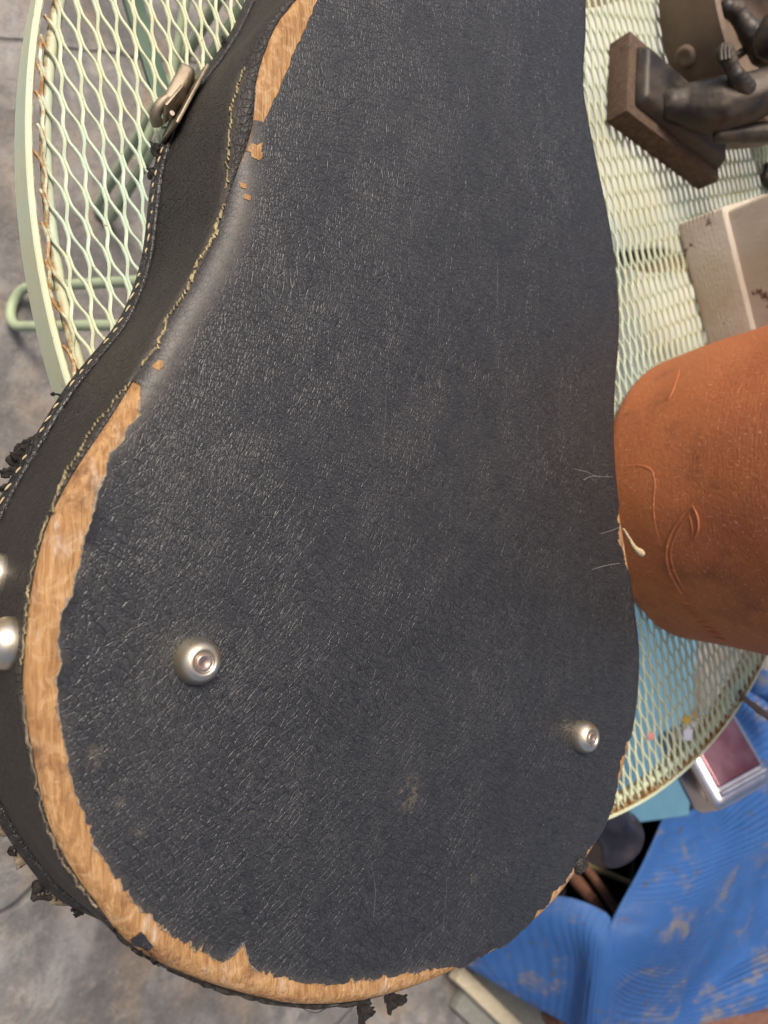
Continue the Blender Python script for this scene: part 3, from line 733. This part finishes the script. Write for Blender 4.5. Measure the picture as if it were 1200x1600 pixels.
def relief(px, r, e=-0.0003, n=26, taper=True):
    P = [on_pot(u, v, e) for u, v in smooth_path([(*p, 0) for p in px], n)[:, :2]]
    k = np.linspace(0, 1, n); rr = r*(np.sin(k*math.pi)**0.45*0.85+0.15) if taper else np.full(n, r)
    return tube('relief_line', P, rr*0.68, M['terra'], pot, 8, flat=0.8)
relief([(1085, 785), (1066, 806), (1050, 832), (1042, 862), (1046, 890), (1056, 912), (1066, 930)], 0.0030)
relief([(1090, 790), (1070, 812), (1056, 836), (1049, 862), (1053, 888), (1062, 908), (1072, 925)], 0.0022)
relief([(1018, 735), (1024, 755), (1022, 785), (1024, 815), (1032, 845), (1038, 865)], 0.0022)
relief([(1013, 745), (1015, 775), (1018, 805), (1026, 835), (1034, 860)], 0.0016)
relief([(975, 735), (985, 728), (1003, 728), (1016, 733), (1024, 742)], 0.0022)
relief([(1012, 740), (1016, 755), (1010, 768), (1004, 775), (1003, 785)], 0.0014)
relief([(1082, 790), (1090, 808), (1091, 826), (1084, 846)], 0.0022)
relief([(1074, 800), (1080, 815), (1082, 832), (1080, 846)], 0.0016)
relief([(1062, 575), (1056, 598), (1048, 618), (1040, 626)], 0.0016)
for k in range(15):                    # row of short hatches
    t = k/14; u = 1012+t*112; v = 885+t*112; a = 10-3*t
    relief([(u-a*1.5, v-a*0.15), (u, v), (u+a*1.4, v+a*0.5)], 0.0012, n=9)

# ------------------------------------------------------------------ pale square planter
def m_cream():
    t = NT('cream_glaze'); o = t.obj()
    col = t.mix(t.rng(t.noise(o, 18, 5, 0.6), 0.35, 0.7), (0.50, 0.43, 0.34), (0.58, 0.52, 0.44))
    col = t.mix(t.math('MULTIPLY', t.rng(t.noise(o, 9, 4), 0.5, 0.7), 0.6), col, (0.36, 0.25, 0.13))
    col = t.mix(t.rng(t.noise(o, 30, 6, 0.72), 0.62, 0.66), col, (0.16, 0.075, 0.055))
    return t.out(col, 0.6, t.bump(t.noise(o, 220, 5), 0.0008, 0.8), spec=0.35)
M['cream'] = m_cream()
A = Wz(1055, 352, 0)[:2]; B = Wz(1102, 535, 0)[:2]; ex = unit(np.r_[B-A, 0]); ey = np.cross([0, 0, 1], ex); SW = 0.19
if ey[0] < 0: ey = -ey
planter = empty('square_box', (A[0]+ex[0]*SW/2+ey[0]*SW/2, A[1]+ex[1]*SW/2+ey[1]*SW/2, 0))
tag(planter, 'pale cream square box with chipped lower band behind the terracotta pot', 'box')
cP = np.r_[A, 0]+ex*SW/2+ey*SW/2; zz = np.array([0, 0, 1.0]); ex3, ey3 = ex, ey
def PM(z): return frame_matrix(cP+zz*z, ex3, ey3, zz)
rbox('foot_band', (SW, SW, 0.056), PM(0.0286), M['cream'], planter, 0.006, 3)
for k in range(9):
    rbox('band_rib', (SW+0.0002, SW+0.0002, 0.0026), PM(0.008+k*0.0046), M['cream'], planter, 0.0009, 2)
rbox('body', (SW-0.012, SW-0.012, 0.13), PM(0.118), M['cream'], planter, 0.005, 3, (1.05, 1.05))
rbox('rim', (SW+0.008, SW+0.008, 0.016), PM(0.186), M['cream'], planter, 0.005, 3)

# ------------------------------------------------------------------ dark cast figurine on a block
M['iron'] = m_metal('dark_cast_metal', (0.035, 0.032, 0.030), (0.085, 0.066, 0.048), (0.42, 0.62), 0.5, 45, (0.13, 0.09, 0.05), 0.45, 0.0006)
M['block'] = m_wood('brown_block', (0.085, 0.055, 0.038), (0.13, 0.085, 0.055), (0.055, 0.036, 0.028), (30, 120, 30), 0.0005)
fig = empty('figurine', (0.733, 0.475, 0))
tag(fig, 'dark cast figurine with raised limbs mounted on a brown block', 'figurine')
B0 = np.array([0.640, 0.442, 0]); Ax = unit(np.array([0.651, 0.531, 0])-B0); Cx = unit(np.array([0.815, 0.420, 0])-B0)
Cx = unit(Cx-Ax*(Ax@Cx)); 
fx, fy = Cx, Ax
bc = B0+Cx*0.089+Ax*0.045
rbox('base_block', (0.178, 0.090, 0.026), frame_matrix(bc+zz*0.0135, fx, fy, np.cross(fx, fy)), M['block'], fig, 0.0025, 2)
rbox('plinth', (0.164, 0.070, 0.014), frame_matrix(bc+zz*0.0325+Cx*0.004, fx, fy, np.cross(fx, fy)), M['iron'], fig, 0.005, 3, (0.95, 0.8))
def blob(name, parts, mat, parent, voxel=0.0028):
    bm = bmesh.new()
    for p0, p1, r0, r1 in parts:
        p0 = Vector(p0); p1 = Vector(p1); ln = (p1-p0).length; steps = max(2, int(ln/0.006))
        for k in range(steps+1):
            t = k/steps; c = p0.lerp(p1, t); r = r0+(r1-r0)*t
            res = bmesh.ops.create_icosphere(bm, subdivisions=2, radius=r)
            bmesh.ops.translate(bm, vec=c, verts=res['verts'])
    o = bmobj(name, bm, mat, parent, True, 180)
    md = o.modifiers.new('remesh', 'REMESH'); md.mode = 'VOXEL'; md.voxel_size = voxel; md.use_smooth_shade = True
    sm = o.modifiers.new('smooth', 'SMOOTH'); sm.factor = 0.6; sm.iterations = 4
    return o
D0 = 0.79
parts = [(Wd(1050, 165, 0.775), Wd(1085, 165, 0.775), 0.017, 0.022), (Wd(1085, 165, 0.775), Wd(1125, 165, 0.77), 0.024, 0.029), (Wd(1125, 165, 0.77), Wd(1165, 155, 0.765), 0.029, 0.026),
         (Wd(1165, 155, 0.765), Wd(1215, 135, 0.76), 0.026, 0.022), (Wd(1215, 135, 0.76), Wd(1270, 110, 0.755), 0.022, 0.028)]
blob('body', parts, M['iron'], fig, 0.0022)
blob('arm', [(Wd(1164, 140, 0.748), Wd(1150, 118, 0.738), 0.0115, 0.0088), (Wd(1150, 118, 0.738), Wd(1141, 98, 0.734), 0.0080, 0.0072), (Wd(1141, 98, 0.734), Wd(1133, 82, 0.732), 0.0082, 0.0095)], M['iron'], fig, 0.0014)
blob('arm', [(Wd(1200, 75, 0.79), Wd(1172, 50, 0.79), 0.020, 0.013), (Wd(1172, 50, 0.79), Wd(1150, 18, 0.785), 0.012, 0.0095), (Wd(1150, 18, 0.785), Wd(1136, 12, 0.78), 0.011, 0.009)], M['iron'], fig, 0.0016)
blob('leg', [(Wd(1125, 212, 0.775), Wd(1165, 208, 0.78), 0.008, 0.010), (Wd(1165, 208, 0.78), Wd(1230, 205, 0.785), 0.011, 0.012)], M['iron'], fig, 0.002)
tube('rod', [Wd(1150, 88, 0.80), Wd(1205, 52, 0.80)], 0.0045, M['iron'], fig, 10)
blob('head', [(Wd(1212, 60, 0.76), Wd(1216, 45, 0.76), 0.022, 0.020)], M['iron'], fig, 0.0025)
for k in range(3):
    tube('finger', [Wd(1127+k*6, 95-k, 0.7225), Wd(1126+k*6, 80-k*1.5, 0.722), Wd(1129+k*5, 70-k, 0.727)], 0.0021, M['iron'], fig, 8)

# brown pot behind the figurine
M['brown'] = m_plain('brown_glaze', (0.115, 0.078, 0.052), (0.17, 0.115, 0.075), 0.55, 22, 0.4, 0.0008, 160)
bp = empty('brown_bowl', (0.86, 0.60, 0)); tag(bp, 'low brown glazed bowl standing behind the dark figurine', 'bowl')
prof = [(0.001, 0.001), (0.108, 0.001), (0.118, 0.006), (0.126, 0.03), (0.131, 0.065), (0.132, 0.075), (0.127, 0.078), (0.122, 0.073), (0.116, 0.03), (0.10, 0.014), (0.001, 0.012)]
V, F = lathe_geo(prof, 72, (0.858, 0.605, 0)); mesh('body', V, F, M['brown'], bp, angle=50)
kn = Wz(1062, 92, 0.03); V, F = lathe_geo([(0.012, -0.004), (0.012, 0.004), (0.008, 0.008), (0.004, 0.006), (0.0001, 0.006)], 18)
nd = unit(np.r_[kn[:2]-np.array([0.858, 0.605]), 0]); xx = np.array([0, 0, 1.0]); yy = np.cross(nd, xx); kc = np.array([0.858, 0.605, 0.03])+nd*0.124
mesh('knob', [kc+xx*v[0]+yy*v[1]+nd*v[2] for v in V], F, M['brown'], bp)
# small dark stone at the frame's edge
bm = bmesh.new(); bmesh.ops.create_icosphere(bm, subdivisions=3, radius=0.02)
pc = Wz(1206, 277, 0.009)
for v in bm.verts:
    v.co = Vector((v.co.x*1.2, v.co.y*0.85, v.co.z*0.5))*(1+0.12*math.sin(v.co.x*170+v.co.y*230)); v.co += Vector(pc)
tag(bmobj('dark_pebble', bm, M['iron'], None, True, 80), 'small dark pebble lying on the mesh between the figurine and the cream box', 'pebble')

# ------------------------------------------------------------------ things below the table
ST = -0.36                             # lid of the storage box
M['teal'] = m_plain('blue_plastic', (0.085, 0.19, 0.26), (0.10, 0.225, 0.30), 0.4, 12, 0.45, 0.0006, 80)
box = empty('storage_box', (0.9, -0.2, FLOOR)); tag(box, 'light blue plastic storage box standing under the table', 'storage box')
lid = np.array([Wz(957, 1292, ST), Wz(1078, 1276, ST)]); e1 = unit(lid[1]-lid[0]); e2 = np.cross(zz, e1)
lc = lid[1]-e1*0.25+e2*0.21
rbox('lid', (0.50, 0.42, 0.03), frame_matrix(lc-zz*0.015, e1, e2, zz), M['teal'], box, 0.006, 3)
rbox('body', (0.44, 0.35, 0.322), frame_matrix(np.r_[lc[:2], FLOOR+0.166], e1, e2, zz), M['teal'], box, 0.012, 3, (1.05, 1.06))

M['tin'] = m_metal('polished_tin', (0.62, 0.58, 0.58), (0.70, 0.67, 0.66), (0.10, 0.22), 1.0, 30, (0.3, 0.2, 0.18), 0.1)
M['tinreflect'] = m_metal('tin_red_reflection', (0.20, 0.065, 0.08), (0.36, 0.20, 0.22), (0.10, 0.2), 1.0, 10)  # maroon reflection of the surroundings put into the lid's metal colour
tin = empty('metal_tin', Wz(1135, 1200, ST)); tag(tin, 'shiny metal tin on the blue box, a red reflection painted on its lid', 'tin')
tz = unit(np.array([-0.30, 0.42, 0.86])); tx = unit(np.array([0.97, 0.12, 0.0])-tz*np.dot([0.97, 0.12, 0], tz)); ty = np.cross(tz, tx)
tcn = Wd(1135, 1178, 1.02)
rbox('body', (0.112, 0.118, 0.060), frame_matrix(tcn-tz*0.03, tx, ty, tz), M['tin'], tin, 0.018, 6)
rbox('lid', (0.084, 0.080, 0.006), frame_matrix(tcn+tz*0.0002+ty*0.008, tx, ty, tz), M['tinreflect'], tin, 0.0028, 4)
tube('rim', [tcn+tz*0.001+tx*a+ty*b for a, b in ((-0.044, -0.040), (0.044, -0.040))], 0.0036, M['tin'], tin, 10)

def m_mat():
    t = NT('blue_ribbed_rubber'); o = t.obj()
    col = t.mix(t.rng(t.noise(o, 6, 4), 0.3, 0.7), (0.018, 0.070, 0.215), (0.028, 0.095, 0.27))
    w = t.vadd(o, t.noisec(o, 9, 4), 0.12)
    d = t.rng(t.noise(t.mapping(w, (0.6, 1.5, 1), (0, 0, 0.6)), 9, 8, 0.75), 0.53, 0.65)
    col = t.mix(t.math('MULTIPLY', d, 0.75), col, (0.17, 0.145, 0.11))
    d2 = t.rng(t.noise(t.mapping(w, (1, 3, 1), (0, 0, 0.5)), 24, 5, 0.6), 0.62, 0.68)
    col = t.mix(t.math('MULTIPLY', d2, 0.85), col, (0.07, 0.055, 0.04))
    return t.out(col, t.rng(t.noise(o, 50, 4), 0.3, 0.7, 0.5, 0.7), t.bump(t.noise(o, 300, 4), 0.0006, 0.7), spec=0.35)
M['mat'] = m_mat()
mat_e = empty('rubber_mat', Wz(950, 1480, -0.42)); tag(mat_e, 'crumpled blue ribbed rubber mat with dried dirt over a dark crate', 'mat')
def cubic_grid(G, nu, nv):
    G = np.array(G, float); rows = np.stack([smooth_path(r, nv) for r in G]); return np.stack([smooth_path(rows[:, j], nu) for j in range(nv)], 1)
def grid_obj(name, P, mat, parent, thick=0.004, extra=None):
    nu, nv = P.shape[:2]; V = P.reshape(-1, 3); F = [(i*nv+j, i*nv+j+1, (i+1)*nv+j+1, (i+1)*nv+j) for i in range(nu-1) for j in range(nv-1)]
    o = mesh(name, V, F, mat, parent)
    md = o.modifiers.new('thickness', 'SOLIDIFY'); md.thickness = thick; md.offset = -1
    return o
def grid_normals(P):
    a = np.gradient(P, axis=0); b = np.gradient(P, axis=1); n = np.cross(a, b); n /= np.linalg.norm(n, axis=-1)[..., None]; n[n[..., 2] < 0] *= -1; return n
R0 = [[(1035, 1277, -.37), (1084, 1262, -.372), (1110, 1170, -.40), (1165, 1080, -.42), (1260, 1040, -.44)],
      [(1003, 1348, -.385), (1075, 1338, -.375), (1140, 1310, -.38), (1200, 1280, -.40), (1265, 1245, -.42)],
      [(966, 1416, -.40), (1050, 1412, -.365), (1122, 1380, -.40), (1195, 1345, -.47), (1265, 1310, -.50)],
      [(952, 1450, -.395), (1035, 1470, -.36), (1105, 1465, -.44), (1190, 1420, -.495), (1270, 1380, -.50)],
      [(950, 1500, -.39), (1005, 1530, -.41), (1085, 1530, -.485), (1190, 1475, -.49), (1275, 1435, -.49)],
      [(947, 1560, -.40), (985, 1575, -.46), (1070, 1575, -.48), (1190, 1530, -.44), (1275, 1495, -.45)],
      [(940, 1630, -.42), (975, 1630, -.50), (1060, 1608, -.47), (1190, 1572, -.46), (1280, 1552, -.47)]]
G = [[Wz(*q_) for q_ in r] for r in R0]
P = cubic_grid(G, 460, 60); n = grid_normals(P)
arcl = np.cumsum(np.r_[0, np.linalg.norm(np.diff(P[:, 30], axis=0), axis=1)])
rib = 0.0055*np.abs(np.sin(math.pi*arcl/0.0115))**0.9
fade = np.clip(np.linspace(0, 1, 60)*3.5-0.1, 0, 1)
P = P+n*(rib[:, None]*fade[None, :])[..., None]
grid_obj('ribbed_sheet', P, M['mat'], mat_e)
R1 = [[(620, 1400, -.58), (780, 1400, -.52), (880, 1400, -.45), (945, 1426, -.402), (952, 1450, -.395)],
      [(640, 1450, -.60), (780, 1440, -.53), (875, 1440, -.455), (930, 1460, -.403), (950, 1500, -.39)],
      [(690, 1484, -.61), (800, 1500, -.55), (890, 1505, -.465), (925, 1525, -.415), (947, 1560, -.40)],
      [(745, 1515, -.61), (815, 1558, -.57), (880, 1594, -.50), (915, 1614, -.44), (940, 1630, -.42)]]
P = cubic_grid([[Wz(*q_) for q_ in r] for r in R1], 80, 120); n = grid_normals(P)
P = P+n*(0.0005*np.sin(np.arange(120)*1.05))[None, :, None]
grid_obj('smooth_flap', P, M['mat'], mat_e)
# rolled end of the mat by the tin
rp = smooth_path([Wz(1186, 1065, -.30), Wz(1215, 1085, -.30), Wz(1245, 1120, -.30)], 60)
tube('rolled_end', rp, 0.026+0.0014*np.sin(np.arange(60)*1.6), M['mat'], mat_e, 28)

M['crate'] = m_plain('black_plastic', (0.010, 0.010, 0.011), (0.018, 0.017, 0.016), 0.6, 20, 0.3)
crate = empty('crate', (1.05, -0.6, FLOOR)); tag(crate, 'dark plastic crate full of odds and ends under the blue mat', 'crate')
k0_, k1_ = Wz(868, 1436, -.47), Wz(1010, 1340, -.44)
cx0 = Wz(905, 1350, -.50)[:2]; 
e1c = e1; e2c = e2
ccn = np.r_[Wz(985, 1400, -.55)[:2], 0]
W1, W2, CT, CB = 0.50, 0.34, -0.535, FLOOR+0.002
rbox('floor_panel', (W1, W2, 0.012), frame_matrix(ccn+zz*(CB+0.006), e1c, e2c, zz), M['crate'], crate, 0.002)
for s_ in (-1, 1):
    rbox('side_wall', (W1, 0.010, CT-CB-0.014), frame_matrix(ccn+e2c*s_*(W2/2-0.005)+zz*((CT+CB+0.014)/2), e1c, e2c, zz), M['crate'], crate, 0.002)
    rbox('end_wall', (0.010, W2-0.022, CT-CB-0.014), frame_matrix(ccn+e1c*s_*(W1/2-0.005)+zz*((CT+CB+0.014)/2), e1c, e2c, zz), M['crate'], crate, 0.002)
# things in the crate
M['gun'] = m_metal('dark_polished_metal', (0.10, 0.08, 0.078), (0.16, 0.13, 0.125), (0.14, 0.26), 0.95, 30)
M['rust'] = m_plain('rusty_brown', (0.13, 0.058, 0.038), (0.21, 0.10, 0.065), 0.6, 60, 0.4, 0.0008, 200)
cup = empty('metal_beaker', Wd(945, 1295, 1.05)); tag(cup, 'dark polished metal beaker with rolled rim lying in the crate', 'beaker')
pc0 = Wd(935, 1270, 1.02); ax = unit(Wd(965, 1335, 1.06)-pc0); xx = unit(np.cross(ax, [0.3, 0, 1])); yy = np.cross(ax, xx)
prof = [(0.0001, -0.06), (0.03, -0.06), (0.036, -0.05), (0.040, 0.02), (0.044, 0.046), (0.0475, 0.050), (0.0475, 0.054), (0.043, 0.054), (0.039, 0.046), (0.034, -0.04), (0.0001, -0.048)]
V, F = lathe_geo(prof, 40); mesh('body', [pc0+xx*v[0]+yy*v[1]+ax*v[2] for v in V], F, M['gun'], cup, angle=50)
def rod(name, a, b, r, mat, label, cat, group=None):
    P = smooth_path([a, np.array(a)*0.6+np.array(b)*0.4+np.array([0, 0, 0.004]), b], 16)
    return tag(tube(name, P, r*(1+0.1*vnoise(16, int(abs(a[0])*1e4) % 977, 3)), mat, None, 10), label, cat, group)
rod('rusty_rod', Wz(880, 1352, -.50), Wz(955, 1446, -.56), 0.013, M['rust'], 'thick knobbly rust brown rod slanting in the crate', 'rod')
rod('rusty_rod', Wz(912, 1352, -.49), Wz(968, 1432, -.55), 0.009, M['rust'], 'slim smooth rust brown rod beside the thicker one in the crate', 'rod')
M['straw'] = m_plain('straw_wood', (0.20, 0.17, 0.07), (0.26, 0.22, 0.10), 0.7)
rod('thin_stick', Wz(905, 1346, -.55), Wz(985, 1380, -.57), 0.006, M['straw'], 'thin olive yellow stick lying across the dark crate', 'stick')
# sticks and slats on the floor by the mat
M['pale'] = m_wood('pale_slat', (0.46, 0.40, 0.29), (0.36, 0.30, 0.2), (0.52, 0.46, 0.36), (30, 90, 30), 0.0006)
M['grey'] = m_wood('weathered_board', (0.20, 0.20, 0.17), (0.15, 0.15, 0.13), (0.25, 0.25, 0.22), (60, 20, 60), 0.0008)
def board(name, pa, pb, z, w, t, mat, label, cat, group=None):
    return tag(bar(name, Wz(*pa, z), Wz(*pb, z), w, t, mat, None, bev=0.003), label, cat, group)
board('weathered_board', (745, 1500), (880, 1640), FLOOR+0.012, 0.20, 0.022, M['grey'], 'weathered grey board lying flat on the patio floor', 'board')
board('wooden_stick', (712, 1518), (830, 1632), FLOOR+0.036, 0.030, 0.024, M['pale'], 'long pale wooden stick resting on the weathered board', 'stick')
board('wooden_stick', (738, 1578), (800, 1634), FLOOR+0.0105, 0.026, 0.020, M['pale'], 'short pale wooden stick lying on the floor beside the board', 'stick')
board('brown_beam', (868, 1578), (905, 1650), FLOOR+0.050, 0.05, 0.05, M['rust'], 'rust brown beam end poking out below the blue flap', 'beam')
board('brown_beam', (1050, 1612), (1260, 1578), FLOOR+0.08, 0.07, 0.07, M['rust'], 'long rust brown beam on the floor below the ribbed mat', 'beam')

# pale cloths seen through the mesh
M['cloth'] = m_plain('off_white_cloth', (0.50, 0.50, 0.46), (0.42, 0.42, 0.35), 0.85, 14, 0.2, 0.001, 300)
def cloth(name, px, z, label, seed):
    (a, b, c, d) = [Wz(u, v, z) for u, v in px]; n_ = 50; r = np.random.default_rng(seed)
    ph = r.uniform(0, 6, 6); P = np.zeros((n_, n_, 3))
    for i, s_ in enumerate(np.linspace(0, 1, n_)):
        for j, t_ in enumerate(np.linspace(0, 1, n_)):
            p = (a*(1-t_)+b*t_)*(1-s_)+(d*(1-t_)+c*t_)*s_
            p = p+np.array([0.008*math.sin(9*t_+ph[0]), 0.008*math.sin(11*s_+ph[1]), 0.011*math.sin(9*s_+5*t_+ph[2])+0.008*math.sin(17*t_-8*s_+ph[3])+0.02])
            P[i, j] = p
    o = grid_obj(name, P, M['cloth'], None, 0.003); return tag(o, label, 'cloth')
BZ = -0.30
bench = empty('wooden_bench', (1.25, 0.6, FLOOR)); tag(bench, 'low wooden bench standing under the far half of the table', 'bench')
M['bench'] = m_wood('bench_wood', (0.20, 0.14, 0.08), (0.15, 0.10, 0.06), (0.24, 0.18, 0.11), (20, 90, 20), 0.0006)
bx0 = Wz(1010, 300, BZ)[:2]
for k in range(5):
    rbox('plank', (0.105, 1.15, 0.022), frame_matrix((0.90+k*0.112, 0.60, BZ-0.011), (1, 0, 0), (0, 1, 0), (0, 0, 1)), M['bench'], bench, 0.003)
for x_ in (0.93, 1.30):
    for y_ in (0.10, 1.10):
        rbox('leg', (0.05, 0.05, BZ-0.022-FLOOR), frame_matrix((x_, y_, (BZ-0.022+FLOOR)/2), (1, 0, 0), (0, 1, 0), (0, 0, 1)), M['bench'], bench, 0.004)
cloth('folded_cloth', [(880, 22), (1150, 10), (1180, 400), (880, 396)], BZ, 'off white cloth spread on the bench under the mesh behind the figurine', 3)
cloth('folded_cloth', [(880, 428), (1180, 426), (1200, 640), (880, 640)], BZ, 'off white cloth on the bench under the mesh between the cream box and the pot', 8)

# twig hooked on the table edge and bits of petal on the mesh
M['twig'] = m_plain('dry_twig', (0.10, 0.07, 0.05), (0.18, 0.13, 0.09), 0.8, 120, 0.2, 0.0012, 400)
tp = smooth_path([Wz(1156, 1080, 0.006), Wz(1164, 1092, 0.007), Wz(1178, 1103, 0.006), Wz(1192, 1114, -0.004), Wz(1206, 1120, -0.012)], 24)
tag(tube('dry_twig', tp, 0.0036*(0.5+np.linspace(0.2, 1, 24)*(1+0.3*vnoise(24, 4, 3))), M['twig'], None, 8), 'dry brown twig hooked over the table rim beside the tin', 'twig')
def petal(px, r, col, label, sx=1.0):
    c = Wz(*px, 0.0024); bm = bmesh.new(); bmesh.ops.create_icosphere(bm, subdivisions=2, radius=r)
    for v in bm.verts: v.co = Vector((v.co.x*sx, v.co.y*0.8, v.co.z*0.14+0.3*r*math.sin(v.co.x/r*2.4)))*(1+0.15*math.sin(v.co.y/r*5)); v.co += Vector(c)
    m_ = m_plain('petal_'+str(len(bpy.data.materials)), col, tuple(x*0.8 for x in col), 0.7)
    tag(bmobj('dried_petal', bm, m_, None, True, 80), label, 'petal')
petal((1073, 1124), 0.0058, (0.62, 0.40, 0.08), 'larger mustard yellow dried petal on the mesh near the rim')
petal((1086, 1117), 0.0048, (0.60, 0.38, 0.14), 'smaller dull orange dried petal beside the mustard petal')
petal((1075, 1146), 0.0085, (0.66, 0.66, 0.72), 'pale lilac petal caught on the mesh near the rim', 0.7)
petal((1017, 1150), 0.0050, (0.50, 0.24, 0.22), 'dusty pink petal on the mesh beside the case foot')
